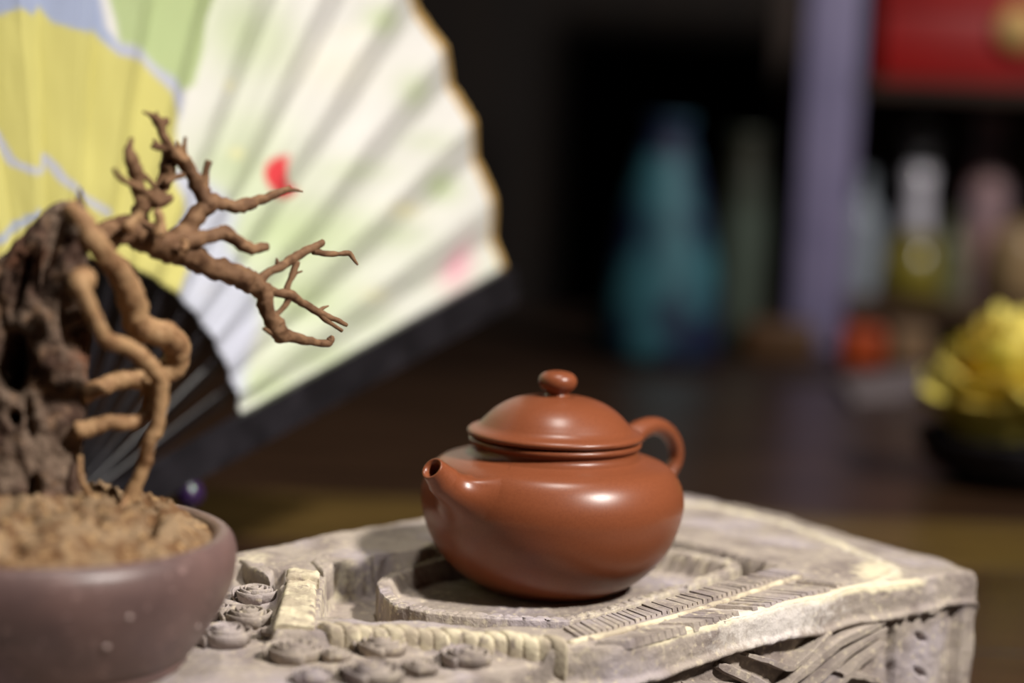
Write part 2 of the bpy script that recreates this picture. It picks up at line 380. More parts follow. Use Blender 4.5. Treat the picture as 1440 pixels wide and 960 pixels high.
# rope-like front bar: short overlapping segments
rp = resamp(px2([(455, 879), (520, 882), (600, 886), (680, 891), (740, 895), (790, 899)], 0.0715), 17)
for i in range(16):
    a, b = rp[i], rp[i + 1]; d = (b - a) / np.linalg.norm(b - a); nn = np.array([-d[1], d[0]])
    c = (a + b) / 2; L = np.linalg.norm(b - a) * 0.54; hw = 0.0032 + 0.0003 * math.sin(i * 2.1)
    vv = []
    NL, NC = 7, 14
    for p in range(NL):
        u = -1 + 2 * p / (NL - 1); bulge = (1 - 0.10 * abs(u) ** 4)
        for q in range(NC):
            w_ = 2 * math.pi * q / NC; e = 0.62
            y_ = math.copysign(abs(math.cos(w_)) ** e, math.cos(w_)) * hw * bulge; z_ = math.copysign(abs(math.sin(w_)) ** e, math.sin(w_))
            zz = 0.0668 + (0.0056 * bulge if z_ > 0 else 0.0085) * z_
            xy = c + d * (u * L - y_ * 0.8) + nn * y_
            P = np.array([xy[0], xy[1], zz]); P[2] += 0.0003 * nz(P, 300, 2) + 0.0004 * math.sin(i * 1.7)
            vv.append(P)
    F = grid_faces(NL, NC, False, True).tolist(); F += [list(range(NC)), list(range((NL - 1) * NC, NL * NC))]
    mesh_obj('rope_segment', vv, F, M['stone_cream'], tray)

# block bar at the left of the recess with its cap and the hanging chunk
def rough_block(name, quad, z0, z1, m, parent, n=14, amp=0.0004, rnd=0.0012):
    q = np.asarray(quad, float); vv = []
    N = n
    G = np.linspace(0, 1, N)
    top = [[(1 - u) * (1 - v_) * q[0] + u * (1 - v_) * q[1] + u * v_ * q[2] + (1 - u) * v_ * q[3] for v_ in G] for u in G]
    sx = np.linalg.norm(q[1] - q[0]); sy = np.linalg.norm(q[2] - q[1])
    for i in range(N):
        for j in range(N):
            P = np.array([*top[i][j], 0]); ed = min(G[i] * sx, (1 - G[i]) * sx, G[j] * sy, (1 - G[j]) * sy)
            k = max(0, 1 - ed / rnd); P[2] = z1 - rnd * (1 - math.sqrt(1 - k * k)) * 0.9 + amp * nz(P, 260, 3) + amp * nz(P, 900, 2) * 0.6
            vv.append(P)
    F = grid_faces(N, N).tolist()
    loop = [i * N for i in range(N)] + [(N - 1) * N + j for j in range(1, N)] + [i * N + N - 1 for i in range(N - 2, -1, -1)] + [j for j in range(N - 2, 0, -1)]
    prev = loop
    for k, f in enumerate((0.35, 0.7, 1.0)):
        cur = []
        for idx in loop:
            P = vv[idx].copy(); P[2] = P[2] * (1 - f) + z0 * f; P[:2] += amp * 0.8 * np.array([nz(P, 250, 2), nz(P + 7, 250, 2)])
            cur.append(len(vv)); vv.append(P)
        for a in range(len(loop)):
            b = (a + 1) % len(loop); F.append([prev[a], prev[b], cur[b], cur[a]])
        prev = cur
    F.append(prev)
    return mesh_obj(name, vv, F, m, parent, sharp=60)
zb = 0.0722
rough_block('side_bar', px2([(405, 808), (446, 812), (442, 876), (386, 872)], zb), 0.056, zb, M['stone_cream'], tray, 22)
rough_block('bar_cap', px2([(404, 797), (450, 801), (449, 809), (402, 806)], 0.0742), 0.060, 0.0742, M['stone_cream'], tray, 14)
rough_block('corner_chunk', px2([(436, 786), (462, 775), (470, 793), (455, 806)], 0.0712), 0.0605, 0.0712, M['stone'], tray, 14, 0.0006, 0.002)
rough_block('corner_slab', px2([(332, 783), (372, 792), (386, 803), (380, 812), (335, 806)][:4], 0.0712), 0.060, 0.0712, M['stone'], tray, 16, 0.0006, 0.002)

# two combed bands beside the recess: rows of little slanted slabs
def comb(in0, in1, out0, out1, n, skew, h, mt, parent, hole=None):
    a0, a1 = px2([in0, in1], ZT); b0, b1 = px2([out0, out1], ZT)
    for k in range(n):
        t0, t1 = (k + 0.05) / n, (k + 0.94) / n
        if hole and random.random() < hole(k / n): continue
        A = a0 + (a1 - a0) * t0; B = a0 + (a1 - a0) * t1; C_ = b0 + (b1 - b0) * min(1.03, t1 + skew); D = b0 + (b1 - b0) * min(1.0, t0 + skew)
        hh = h * (0.85 + 0.3 * random.random())
        e = lambda P: 0.00025 * nz((P[0], P[1], 0), 400, 2)
        z0 = ZT - 0.002; ins = 0.14
        cx = (A + B + C_ + D) / 4
        top = [p + (cx - p) * ins * np.array([1, 1]) for p in (A, B, C_, D)]
        vv = [(*p, z0) for p in (A, B, C_, D)] + [(*p, ZT + hh + e(p) + 0.00035 * random.random()) for p in top]
        F = [(0, 3, 2, 1), (4, 5, 6, 7), (0, 1, 5, 4), (1, 2, 6, 5), (2, 3, 7, 6), (3, 0, 4, 7)]
        mesh_obj('comb_slab', vv, F, mt, parent, smooth=False)
comb((790, 885), (1082, 803), (806, 904), (1120, 810), 44, 0.025, 0.0010, M['stone'], tray)
comb((835, 906), (1130, 815), (880, 905), (1190, 824), 34, 0.02, 0.0006, M['stone'], tray, lambda q: 0.10 + 0.25 * (q > 0.45 and q < 0.6))
rd = resamp(px2([(800, 905), (860, 892), (950, 868), (1030, 843), (1126, 811)], ZT), 60)
wob = np.array([nz((a, b, 1), 150, 2) for a, b in rd])
Vt, Ft = tube(np.c_[rd[:, 0] + 0.0005 * wob, rd[:, 1], np.full(60, ZT + 0.0002)], 0.0011 * (1 + 0.3 * wob), 8, 0.3, 400)
mesh_obj('band_ridge', Vt, Ft, M['stone_cream'], tray)

# roses carved on the front left border
def rose(px, py, half, zc, rot):
    c = onz(px, py, zc); R = half * c[1] / FPX
    e = bpy.data.objects.new('carved_rose', None)
    base, Fb_ = lathe([(R * 0.92, -0.006), (R * 0.96, -0.003), (R * 0.85, -0.0012), (R * 0.5, -0.0006), (R * 0.05, -0.0004)], (c[0], c[1], zc - 0.003), 28)
    base = np.array([p + np.array([1, 1, 0.5]) * 0.0008 * nz(p, 250, 2) for p in base])
    ob = mesh_obj('carved_rose', base, Fb_, M['stone'], tray)
    ob.name = 'carved_rose'
    ring = [(0.10, 2, 0.0036), (0.34, 3, 0.0036), (0.60, 3, 0.0031), (0.88, 4, 0.0023)]
    for kr, (f, n, h) in enumerate(ring):
        for k in range(n):
            a0 = rot + kr * 0.9 + 2 * math.pi * k / n; span = 2 * math.pi / n * 1.22
            vv = []; NA_, prof = 11, [(-0.09, -0.6), (-0.04, 0.6), (0.0, 0.95), (0.045, 1.0), (0.085, 0.9), (0.07, 0.4), (0.02, -0.6)]
            for i in range(NA_):
                q = i / (NA_ - 1); a = a0 + span * (q - 0.5); env = math.sin(math.pi * (0.12 + 0.76 * q)) ** 0.6
                rr = f * R * (0.86 + 0.28 * q)
                for (dr_, hz) in prof:
                    r = rr + dr_ * R * (0.7 + 0.4 * env)
                    P = np.array([c[0] + r * math.cos(a), c[1] + r * math.sin(a), zc - 0.002 + hz * h * 1.1 * (0.55 + 0.45 * env) * (R / 0.008)])
                    P += 0.00018 * np.array([nz(P, 300, 2), nz(P + 3, 300, 2), nz(P + 6, 300, 2)])
                    vv.append(P)
            np_ = len(prof); Fp = grid_faces(NA_, np_, False, True).tolist(); Fp += [list(range(np_)), list(range((NA_ - 1) * np_, NA_ * np_))]
            mesh_obj('petal', vv, Fp, M['stone'], ob)
def mesh_parent_fix():
    pass
for i, (x, y, hlf) in enumerate([(412, 910, 37), (535, 902, 33), (522, 940, 40), (655, 917, 33), (316, 887, 36), (346, 861, 33), (358, 829, 28), (590, 930, 24), (472, 912, 20), (305, 852, 24), (440, 942, 26), (378, 880, 14)]):
    rose(x, y, hlf * 1.12, 0.0682, i * 1.3)

# raised strips carved on the front panel
k0 = int(np.argmin(np.abs(Fb[:, 0] - onz(1050, 865, 0.069)[0]))); A0 = Fb[k0]; A1 = Fb[-1]
fd = (A1 - A0) / np.linalg.norm(A1 - A0); fn = np.array([fd[1], -fd[0], 0.0])
def onface(px, py, out):
    d = ray(px, py); P0 = np.array([A0[0], A0[1], 0]) + fn * out
    t_ = ((P0 - CAM) @ fn) / (d @ fn); return CAM + d * t_
def strip(pts, wpx, out, m=None):
    P = np.array([onface(x, y, out) for x, y in pts]); P = resamp(P, 14); hw = wpx * 0.66 / FPX / 2
    T = np.gradient(P, axis=0); T /= np.linalg.norm(T, axis=1)[:, None]; S = np.cross(T, fn)
    vv = []
    for i in range(len(P)):
        k = math.sin(math.pi * min(1, max(0, (i + 0.7) / (len(P) + 0.4)))) ** 0.35
        for a, b in ((-1, -0.006), (-1, -0.0006), (-0.7, 0.0004), (0.7, 0.0004), (1, -0.0006), (1, -0.006)):
            Q = P[i] + S[i] * a * hw * k + fn * b; Q = Q + 0.0003 * np.array([nz(Q, 260, 2), nz(Q + 2, 260, 2), nz(Q + 4, 260, 2)]); vv.append(Q)
    Fs = grid_faces(len(P), 6, False, True).tolist(); Fs += [list(range(6)), list(range((len(P) - 1) * 6, len(P) * 6))]
    mesh_obj('carved_strip', vv, Fs, M['stone'], tray, sharp=50)
for pts, w_ in (([(1246, 872), (1180, 905), (1105, 968)], 17), ([(1248, 884), (1195, 918), (1140, 968)], 11), ([(1247, 905), (1212, 930), (1170, 975)], 15),
                ([(1052, 921), (1085, 931), (1112, 942), (1140, 920), (1170, 890)], 10), ([(1010, 935), (1040, 948), (1085, 968)], 16),
                ([(1185, 949), (1215, 951), (1248, 962)], 10), ([(960, 962), (1030, 966), (1075, 975)], 12)):
    strip(pts, w_, -0.0006)

# ------------------------------------------------------------------ teapot
S = 0.6765 / FPX
TZ = TP[2] + 0.0002
pot = empty('teapot', (TP[0], TP[1], TZ), 'round red-brown clay teapot with domed lid on the stone dish', 'teapot')
HB = 128.0
def L(h): return (h + HB) * S
def prof_spline(pts, n):
    return spline(pts, n)
bp = [(88, -128), (97, -127), (104, -122.5), (124, -112), (147, -94), (167, -70), (182, -40), (190, -10), (191, 8), (187.5, 25), (179, 42), (167, 54.5), (153, 60.8), (139, 64.5), (127.5, 68.2), (121, 73.2), (119, 79)]
BP = prof_spline(bp, 120)
outer = np.c_[BP[:, 0] * S, L(BP[:, 1])]
rimp = np.array([(120, 82), (123.5, 83.2), (125.5, 86), (125.3, 89), (123, 91.4), (119, 92.4), (112, 92), (110, 88), (110, 78), (126, 68), (165, 46), (180, 5), (172, -50), (130, -98), (60, -112), (2, -113)])
full = np.vstack([[(0.0005, L(-126.0))], [(80 * S, L(-126.5))], outer, np.c_[rimp[:, 0] * S, L(rimp[:, 1])]])
V, F = lathe(full, (TP[0], TP[1], TZ), 128)
mesh_obj('body', V, F, M['clay'], pot)
# lid: disc lip, dome, knob
ld = [(112, 86), (112, 92.6), (122, 93.4), (126.4, 95.4), (128, 98.6), (126.8, 101.8), (122.5, 104.6), (115.5, 107.2), (109.5, 111.2), (104, 117), (96, 125.2), (85, 134.2), (71, 142.4), (55, 148.4), (38, 151.8), (24, 153.2), (18.5, 154.2), (16.8, 156.5), (16.5, 158)]
LD = np.array(ld[:3] + prof_spline(ld[3:], 90).tolist())
V, F = lathe(np.c_[LD[:, 0] * S, L(LD[:, 1])], (TP[0], TP[1], TZ), 128)
lid = mesh_obj('lid', V, F, M['clay'], pot)
kb = prof_spline([(16.5, 155), (17, 158), (20, 161), (25.5, 166.5), (28, 173), (26.5, 180.5), (21, 186), (12, 189), (2, 190)], 40)
V, F = lathe(np.c_[kb[:, 0] * S, L(kb[:, 1])], (TP[0], TP[1], TZ), 64); mesh_obj('knob', V, F, M['clay'], lid)

hs, rs_ = BP[:, 1], BP[:, 0]
def body_r(h): return float(np.interp(h, hs, rs_))
def onbody(Pt, sink=0.15):
    """point (px units, pot axes) moved radially onto the body surface"""
    r = math.hypot(Pt[0], Pt[1]) + 1e-9; b = body_r(Pt[2]) - sink
    return np.array([Pt[0] / r * b, Pt[1] / r * b, Pt[2]])
PHI = math.radians(45)
def build_arm(name, path, radii, root_r, root2_r=None, ns=40, parent=pot, m=None, squash=1.0, hollow=None):
    """tube from path[0] (free end or upper root) to path[-1]; ends listed in root radii are flared onto the body."""
    P = spline(path, 70); rr = np.interp(np.linspace(0, 1, 70), np.linspace(0, 1, len(radii)), radii)
    T = np.gradient(P, axis=0); T /= np.linalg.norm(T, axis=1)[:, None]
    side = np.array([0, 1.0, 0]); rings = []
    for i in range(70):
        sd = side - T[i] * (side @ T[i]); sd /= np.linalg.norm(sd); up = np.cross(sd, T[i])
        rings.append([P[i] + rr[i] * (math.cos(a) * sd * squash + math.sin(a) * up) for a in np.linspace(0, 2 * math.pi, ns, endpoint=False)])
    rings = np.array(rings)
    def flare(ring, Tdir, centre, R, at):
        out = []
        C0 = onbody(centre)
        foot = []
        for p in ring:
            d = p - at; d /= np.linalg.norm(d)
            f = onbody(C0 + d * R); f[2] = C0[2] + d[2] * R; foot.append(onbody(f))
        foot = np.array(foot)
        tang = np.array([onbody(C0 + (p - at) / np.linalg.norm(p - at) * R * 1.06) for p in ring]) - foot
        tang /= np.linalg.norm(tang, axis=1)[:, None] + 1e-9
        Ld = np.linalg.norm(foot - ring, axis=1)[:, None]
        for u in np.linspace(0, 1, 16)[1:]:
            h00, h10, h01, h11 = 2 * u ** 3 - 3 * u ** 2 + 1, u ** 3 - 2 * u ** 2 + u, -2 * u ** 3 + 3 * u ** 2, u ** 3 - u ** 2
            out.append(h00 * ring + h10 * Ld * Tdir * 1.1 + h01 * foot + h11 * Ld * tang * 1.1)
        return np.array(out)
    tail = flare(rings[-1], T[-1], P[-1] + T[-1] * (34 if hollow else 12), root_r, P[-1])
    allr = np.concatenate([rings, tail])
    if root2_r: allr = np.concatenate([flare(rings[0], -T[0], P[0] - T[0] * 8, root2_r, P[0])[::-1], allr])
    if hollow:
        inn = []
        rad_in = [1.0, 0.93, 0.80, 0.70, 0.62, 0.60]; dep = [-0.8, -1.6, -0.8, 1.5, 6, 26]
        for f, dz in zip(rad_in, dep):
            inn.append(P[0] + (rings[0] - P[0]) * f + T[0] * dz)
        allr = np.concatenate([np.array(inn)[::-1], allr])
    n = len(allr); Vp = allr.reshape(-1, 3)
    ca, sa = math.cos(PHI), math.sin(PHI)
    # local +x is the handle side; turned so the spout comes towards the viewer's left
    Wd = np.stack([TP[0] + (Vp[:, 0] * ca - Vp[:, 1] * sa) * S, TP[1] + (Vp[:, 0] * sa + Vp[:, 1] * ca) * S, TZ + L(Vp[:, 2])], 1)
    Fp = grid_faces(n, ns, False, True).tolist()
    if hollow: Fp.append(list(range(ns)))
    return mesh_obj(name, Wd, Fp, m or M['clay'], parent)
spout = build_arm('spout', [(-240, 0, 69), (-234, 0, 64.5), (-227, 0, 58.5), (-219, 0, 51)], [16.5, 17.5, 19.5, 22.5], 70, hollow=True, squash=1.0)
handle = build_arm('handle', [(155, 0, 70), (170, 0, 82), (190, 0, 90), (219, 0, 92), (248, 0, 81), (268, 0, 60), (273, 0, 37), (260, 0, 16), (238, 0, 0), (212, 0, -10)],
                   [17, 16, 14.5, 13.2, 12, 11, 10, 9.5, 9.5, 10.5], 24, root2_r=30, squash=1.15)

# ------------------------------------------------------------------ bonsai pot, soil, dead tree
ZP = 0.0655
pr = onz(262, 934, ZP); PC = np.array([aty(52, 900, pr[1])[0], pr[1]]); fr_ = pr[0] - PC[0]
RO = aty(332, 790, PC[1])[0] - PC[0]; zr = aty(52, 742, PC[1])[2]
H = zr - ZP
bpot = empty('bonsai_pot', (PC[0], PC[1], ZP), 'low round mauve-brown bonsai pot at the tray corner', 'pot')
pp = spline([(fr_ * 0.90, 0.0), (fr_ * 0.99, 0.0006), (fr_ * 1.0, 0.003), (fr_ * 1.06, 0.0055), (RO * 0.90, H * 0.36), (RO * 0.975, H * 0.60), (RO, H * 0.78), (RO * 0.985, H * 0.92), (RO * 0.945, H * 0.995), (RO * 0.90, H * 1.0), (RO * 0.872, H * 0.95), (RO * 0.865, H * 0.80)], 70)
V, F = lathe(np.vstack([[(0.002, 0.001)], pp, [(RO * 0.84, H * 0.6), (0.002, H * 0.55)]]), (PC[0], PC[1], ZP), 96)
V = np.array([p + 0.0004 * np.array([nz(p, 40, 2), nz(p + 4, 40, 2), 0]) for p in V])
mesh_obj('pot_bowl', V, F, M['pot'], bpot)
for (x, y) in ((278, 880), (150, 909), (330, 860), (182, 868)):
    d = ray(x, y)
    # glaze drips sit on the outer wall
    best = None
    for tt in np.linspace(0.44, 0.60, 900):
        Q = CAM + d * tt; r = math.hypot(Q[0] - PC[0], Q[1] - PC[1]); zz = Q[2] - ZP
        if 0 < zz < H:
            i = np.argmin(np.abs(pp[:45, 1] - zz))
            if r <= pp[i, 0]: best = Q; break
    if best is not None:
        V, F = lathe([(0.0002, -0.0012), (0.0009, -0.0008), (0.0013, 0), (0.0009, 0.0008), (0.0002, 0.0012)], best, 12); inw = np.array([PC[0] - best[0], PC[1] - best[1], 0]); inw /= np.linalg.norm(inw); mesh_obj('glaze_drip', V * 1.0 + inw * 0.0007, F, M['drip'], bpot)

RS = RO * 0.868; NRr, NAa = 60, 150; vv = []
for i in range(NRr):
    f = i / (NRr - 1)
    for j in range(NAa):
        a = 2 * math.pi * j / NAa; x = PC[0] + RS * f * math.cos(a); y = PC[1] + RS * f * math.sin(a)
        P = np.array([x, y, 0.0]); rise = 0.0125 * (1 - f ** 2.4)
        lump = 0.0038 * nz(P, 80, 4) - 0.0032 * abs(nz(P + 11, 150, 3)) + 0.0012 * nz(P, 600, 3)
        z = zr - 0.0015 + rise + lump * (0.35 + 0.65 * min(1, (1 - f) * 6))
        q = proj((x, y, z))
        for (cx, cy, ax, ay, dp) in ((213, 725, 9, 14, .005), (216, 738, 5, 12, .005), (187, 700, 14, 5, .003), (22, 768, 12, 10, .005), (238, 752, 8, 7, .003), (6, 755, 12, 6, .004), (138, 728, 8, 9, .003), (158, 733, 14, 6, .002), (118, 668, 8, 8, .004)):
            z -= dp * math.exp(-((q[0] - cx) / ax) ** 2 - ((q[1] - cy) / ay) ** 2)
        vv.append((x, y, z))
soil = mesh_obj('soil', vv, grid_faces(NRr, NAa, False, True), M['soil'])
tag(soil, 'crumbly tan soil mounded in the bonsai pot', 'soil', kind='stuff')
def soil_z(x, y):
    V_ = np.array(vv); return V_[np.argmin((V_[:, 0] - x) ** 2 + (V_[:, 1] - y) ** 2), 2]

YS = PC[1] + 0.004
tree = empty('bonsai_tree', (aty(45, 700, YS)[0], YS, zr), 'leafless gnarled dead bonsai with hollow stump and twisted tan roots', 'tree')
hp = [735, 700, 650, 600, 550, 500, 470, 440, 400, 365, 335, 312, 296, 286, 282]
rt = [124, 119, 115, 117, 119, 121, 122, 124, 124, 125, 124, 122, 116, 106, 98]
lf = [-85, -75, -66, -60, -55, -48, -42, -36, -22, 2, 28, 48, 62, 76, 84]
NH, NT = 150, 130; hh = np.linspace(hp[0], hp[-1], NH); vv2 = []
RT = np.interp(hh, hp[::-1], rt[::-1]); LF = np.interp(hh, hp[::-1], lf[::-1])
for i in range(NH):
    a_, b_ = aty(LF[i], hh[i], YS), aty(RT[i], hh[i], YS); c_ = (a_ + b_) / 2; hw = (b_[0] - a_[0]) / 2
    for j in range(NT):
        a = 2 * math.pi * j / NT
        P = np.array([c_[0] + hw * math.cos(a), c_[1] + hw * 0.8 * math.sin(a), c_[2]]); nd = np.array([math.cos(a), math.sin(a), 0])
        P = P + nd * (0.0016 * nz(P, 60, 3) + 0.0007 * nz(P + 8, 240, 3) + 0.0010 * nz((P[0] * 3, P[1] * 3, P[2] * 0.6), 120, 2))
        if math.sin(a) < 0.2:
            q = proj(P)
            for (cx, cy, ax, ay, sl, dp) in ((78, 352, 19, 62, -0.30, .030), (108, 452, 20, 44, 0.1, .022), (18, 508, 22, 42, 0.0, .020), (50, 688, 9, 18, 0, .016), (20, 588, 9, 12, 0, .005), (42, 590, 6, 30, 0.1, .003), (30, 400, 7, 45, -0.3, .0035)):
                dx = (q[0] - cx) - sl * (q[1] - cy) * 1.0
                P = P - nd * min(dp, hw * 0.72) * math.exp(-((dx / ax) ** 2 + ((q[1] - cy) / ay) ** 2) ** 3)
        vv2.append(P)
F = grid_faces(NH, NT, False, True).tolist(); F.append(list(range((NH - 1) * NT, NH * NT))); F.append(list(range(NT)))
mesh_obj('stump', vv2, F, M['stump'], tree)

def ydep(x): return YS - 0.004 + 0.068 * min(1, max(0, (x - 110) / 380.0))
def limb(name, pts, m, off=0.0, rough=0.28, rs=160, ns=14):
    """pts: (px, py, radius px[, extra depth])"""
    Q = np.array([(p[0], p[1], p[2], (p[3] if len(p) > 3 else 0.0)) for p in pts], float)
    n = max(10, int(np.sum(np.hypot(np.diff(Q[:, 0]), np.diff(Q[:, 1]))) / 3))
    if m is M['twig']: Q[:, 2] *= 1.13 if name == 'branch' else 1.05
    Q = spline(Q, n); P = []; R = []
    for x, y, r, d in Q:
        Yv = ydep(x) + off + d; P.append(aty(x, y, Yv)); R.append(max(r, 0.8) * Yv / FPX)
    P = np.array(P)
    P += 0.0005 * np.array([[nz(p, 120, 2), nz(p + 5, 120, 2), nz(p + 9, 120, 2)] for p in P])
    V_, F_ = tube(P, np.array(R), ns, rough, rs * 2.2)
    return mesh_obj(name, V_, F_, m, tree)
Wd, Tw = M['wood'], M['twig']
limb('root', [(96, 288, 13, -.012), (116, 312, 17, -.014), (132, 338, 17, -.016), (152, 362, 17, -.016), (172, 392, 19, -.015), (186, 425, 20, -.013), (192, 452, 20, -.011), (208, 464, 19, -.011), (236, 473, 19, -.010), (250, 494, 19, -.008), (240, 517, 18, -.005), (212, 533, 15, -.003), (170, 534, 14, 0), (140, 546, 13, 0), (112, 556, 14, 0)], Wd, 0, 0.16)
limb('root', [(118, 392, 20, -.016), (112, 402, 15, -.020), (130, 438, 11.5, -.022), (150, 477, 12, -.021), (180, 490, 12.5, -.020), (206, 506, 12.5, -.020), (222, 530, 12.5, -.020), (225, 565, 11.5, -.019), (220, 600, 11, -.018), (208, 622, 11, -.016), (204, 648, 10, -.014), (192, 678, 10, -.012), (182, 704, 12, -.011)], Wd, 0, 0.14)
limb('root', [(206, 530, 9, -.012), (208, 560, 9, -.012), (204, 582, 10, -.012), (186, 594, 10.5, -.011), (155, 594, 11, -.009), (130, 600, 12, -.006), (108, 605, 13, -.004)], Wd, 0, 0.2)
limb('root', [(113, 640, 4, -.004), (113, 668, 4, -.006), (122, 690, 5, -.006), (132, 706, 6, -.004)], Wd, 0, 0.2)
limb('root', [(178, 700, 5, -.012), (172, 712, 5, -.013), (160, 722, 5, -.012)], Wd, 0, 0.2)
limb('stump_spike', [(108, 330, 12, -.014), (112, 300, 10, -.013), (112, 282, 6, -.012), (112, 264, 1.5, -.012)], M['stump'], 0, 0.3)
# main branch and its twigs
limb('branch', [(112, 336, 15), (142, 332, 17), (170, 326, 18), (196, 326, 18), (222, 340, 19), (254, 353, 17), (293, 373, 14), (336, 389, 14), (366, 405, 13), (376, 433, 10), (387, 458, 11)], Tw, 0, 0.34)
limb('branch', [(384, 450, 10), (392, 468, 11), (408, 473, 8), (435, 480, 5.5), (460, 484, 5), (464, 478, 4.5)], Tw, 0, 0.3)
limb('twig', [(392, 470, 7), (380, 466, 4.5), (370, 461, 2)], Tw)
limb('twig', [(462, 484, 4.5), (465, 478, 5), (463, 474, 3)], Tw)
limb('twig', [(366, 398, 8), (376, 385, 6), (396, 373, 6), (414, 361, 6.5), (433, 351, 6), (450, 343, 5), (453, 338, 2)], Tw)
limb('twig', [(441, 352, 5), (458, 356, 4), (474, 357, 3.6), (489, 357, 3.6), (496, 364, 3), (503, 373, 1.2)], Tw)
limb('twig', [(418, 366, 5), (413, 384, 4.5), (404, 404, 4.2), (403, 414, 5)], Tw)
limb('twig', [(412, 386, 3), (419, 383, 2), (426, 380, 1.2)], Tw)
limb('twig', [(372, 406, 8), (388, 411, 6), (406, 415, 7), (426, 425, 5.5), (446, 438, 5.5), (466, 447, 4), (488, 457, 3)], Tw)
limb('twig', [(446, 438, 5), (462, 453, 3.2), (480, 466, 2.6)], Tw)
limb('twig', [(448, 438, 4), (455, 433, 2.5), (463, 430, 1.2)], Tw)
limb('twig', [(408, 418, 5), (399, 431, 4), (386, 443, 4)], Tw)
limb('twig', [(391, 374, 4), (390, 367, 2.5), (389, 362, 1)], Tw)
limb('branch', [(258, 344, 12), (280, 334, 9), (300, 330, 8), (316, 327, 9.5), (328, 336, 8), (342, 345, 8), (356, 350, 7), (376, 346, 5.5)], Tw, -.004, 0.4)
limb('branch', [(238, 346, 16), (256, 333, 15), (270, 312, 12), (282, 296, 12), (296, 286, 11), (316, 288, 8), (334, 292, 8), (352, 287, 7.5), (368, 281, 6), (388, 274, 5), (406, 264, 3.5)], Tw, 0, 0.4)
limb('twig', [(400, 267, 4), (414, 267, 2.5), (426, 270, 1.2)], Tw)
limb('branch', [(290, 290, 12), (284, 270, 10), (274, 252, 9.5), (262, 234, 9), (250, 220, 8), (236, 208, 7), (230, 192, 6), (226, 178, 6.5), (221, 169, 7)], Tw, 0, 0.4)
limb('twig', [(224, 174, 6), (214, 163, 4), (202, 157, 1.6)], Tw)
limb('twig', [(225, 176, 6), (232, 170, 5.5), (235, 165, 3)], Tw)
limb('twig', [(222, 170, 4), (220, 162, 3), (220, 156, 1.5)], Tw)
limb('twig', [(238, 210, 6), (224, 206, 6), (214, 205, 3)], Tw)
limb('twig', [(224, 206, 4), (219, 199, 3), (216, 195, 1.5)], Tw)
limb('twig', [(262, 232, 7), (258, 212, 4), (260, 192, 2)], Tw)
limb('twig', [(256, 226, 7), (250, 208, 4.5), (247, 198, 2)], Tw)
limb('twig', [(286, 262, 6), (289, 246, 5), (294, 228, 5)], Tw)
limb('branch', [(190, 330, 15), (194, 310, 12), (200, 290, 11), (216, 274, 10), (230, 257, 9), (236, 234, 9), (236, 214, 7)], Tw, 0.004, 0.4)
limb('branch', [(200, 296, 10), (197, 276, 9), (194, 256, 9), (189, 240, 9.5), (184, 222, 8.5), (182, 210, 6), (187, 194, 3)], Tw, -.004, 0.4)
limb('twig', [(214, 280, 6), (206, 271, 6), (190, 262, 5), (174, 253, 4), (164, 245, 4), (159, 237, 2.5)], Tw, -.006)
limb('twig', [(196, 246, 6), (208, 252, 3.5), (218, 262, 3)], Tw)
limb('twig', [(230, 258, 6), (244, 250, 4.5), (260, 243, 4)], Tw)
limb('twig', [(216, 284, 9), (230, 282, 8), (240, 276, 6)], Tw, -.003)
limb('twig', [(176, 322, 9), (190, 308, 7), (196, 297, 6)], Wd, -.010, 0.3)
limb('twig', [(222, 332, 10), (226, 312, 7), (220, 294, 6)], Wd, -.009, 0.3)
limb('twig', [(256, 352, 7), (260, 342, 5), (252, 337, 2)], Wd, -.009, 0.3)
limb('twig', [(316, 330, 5), (317, 321, 3.5), (316, 316, 1.5)], Tw)

# ------------------------------------------------------------------ folding fan on its stand
FY_ = 0.78; PO = aty(84.5, 744.7, FY_); YAW, TILT = 0.959, -0.02
e1 = np.array([math.cos(YAW), math.sin(YAW), 0]); fnrm = np.array([math.sin(YAW), -math.cos(YAW), 0])
e2 = np.array([0, 0, 1.0]) * math.cos(TILT) - fnrm * math.sin(TILT); fnorm = np.cross(e1, e2); fnorm = fnorm * (1 if fnorm @ fnrm > 0 else -1)
RI, ROUT, T0, DT = 0.105 * FY_ / 0.75, 0.2955 * FY_ / 0.75, 0.365, 0.143
fan = empty('folding_fan', PO, 'open paper folding fan painted yellow, green and white with black ribs', 'fan')
def fp_(r, a, o=0.0): return PO + e1 * r * math.cos(a) + e2 * r * math.sin(a) + fnorm * o
# painted colours: flat areas laid out on the open sheet
def inpoly(x, y, poly): return float(polydist(np.array([x]), np.array([y]), np.array(poly, float))[0])
GREENC, WHITE, CREAMW, YEL, LAVB, BLUE, LG = map(lambda c: np.array(srgb(*c)), ((.73, .79, .58), (.90, .89, .87), (.88, .85, .81), (.83, .80, .49), (.79, .80, .88), (.66, .70, .81), (.80, .85, .70)))
YP = [(-400, 30), (0, 20), (20, 12), (45, 21), (60, 8), (75, 30), (100, 41), (122, 46), (138, 43), (150, 62), (165, 78), (190, 83), (206, 86), (216, 102), (235, 130), (250, 156), (252, 200), (240, 245), (262, 300), (240, 332), (262, 372), (245, 420), (100, 520), (-400, 600)]
BPy = [(-400, -200), (146, -200), (147, 0), (152, 40), (165, 62), (205, 72), (222, 96), (262, 134), (258, 165), (235, 150), (190, 110), (150, 80), (0, 60), (-400, 60)]
GP = [(150, -60), (222, -200), (330, -200), (305, 10), (275, 120), (250, 132), (205, 70), (165, 60)]
LP = [(236, 235), (285, 250), (335, 300), (322, 345), (352, 400), (372, 430), (352, 490), (335, 570), (300, 560), (225, 420), (240, 332)]
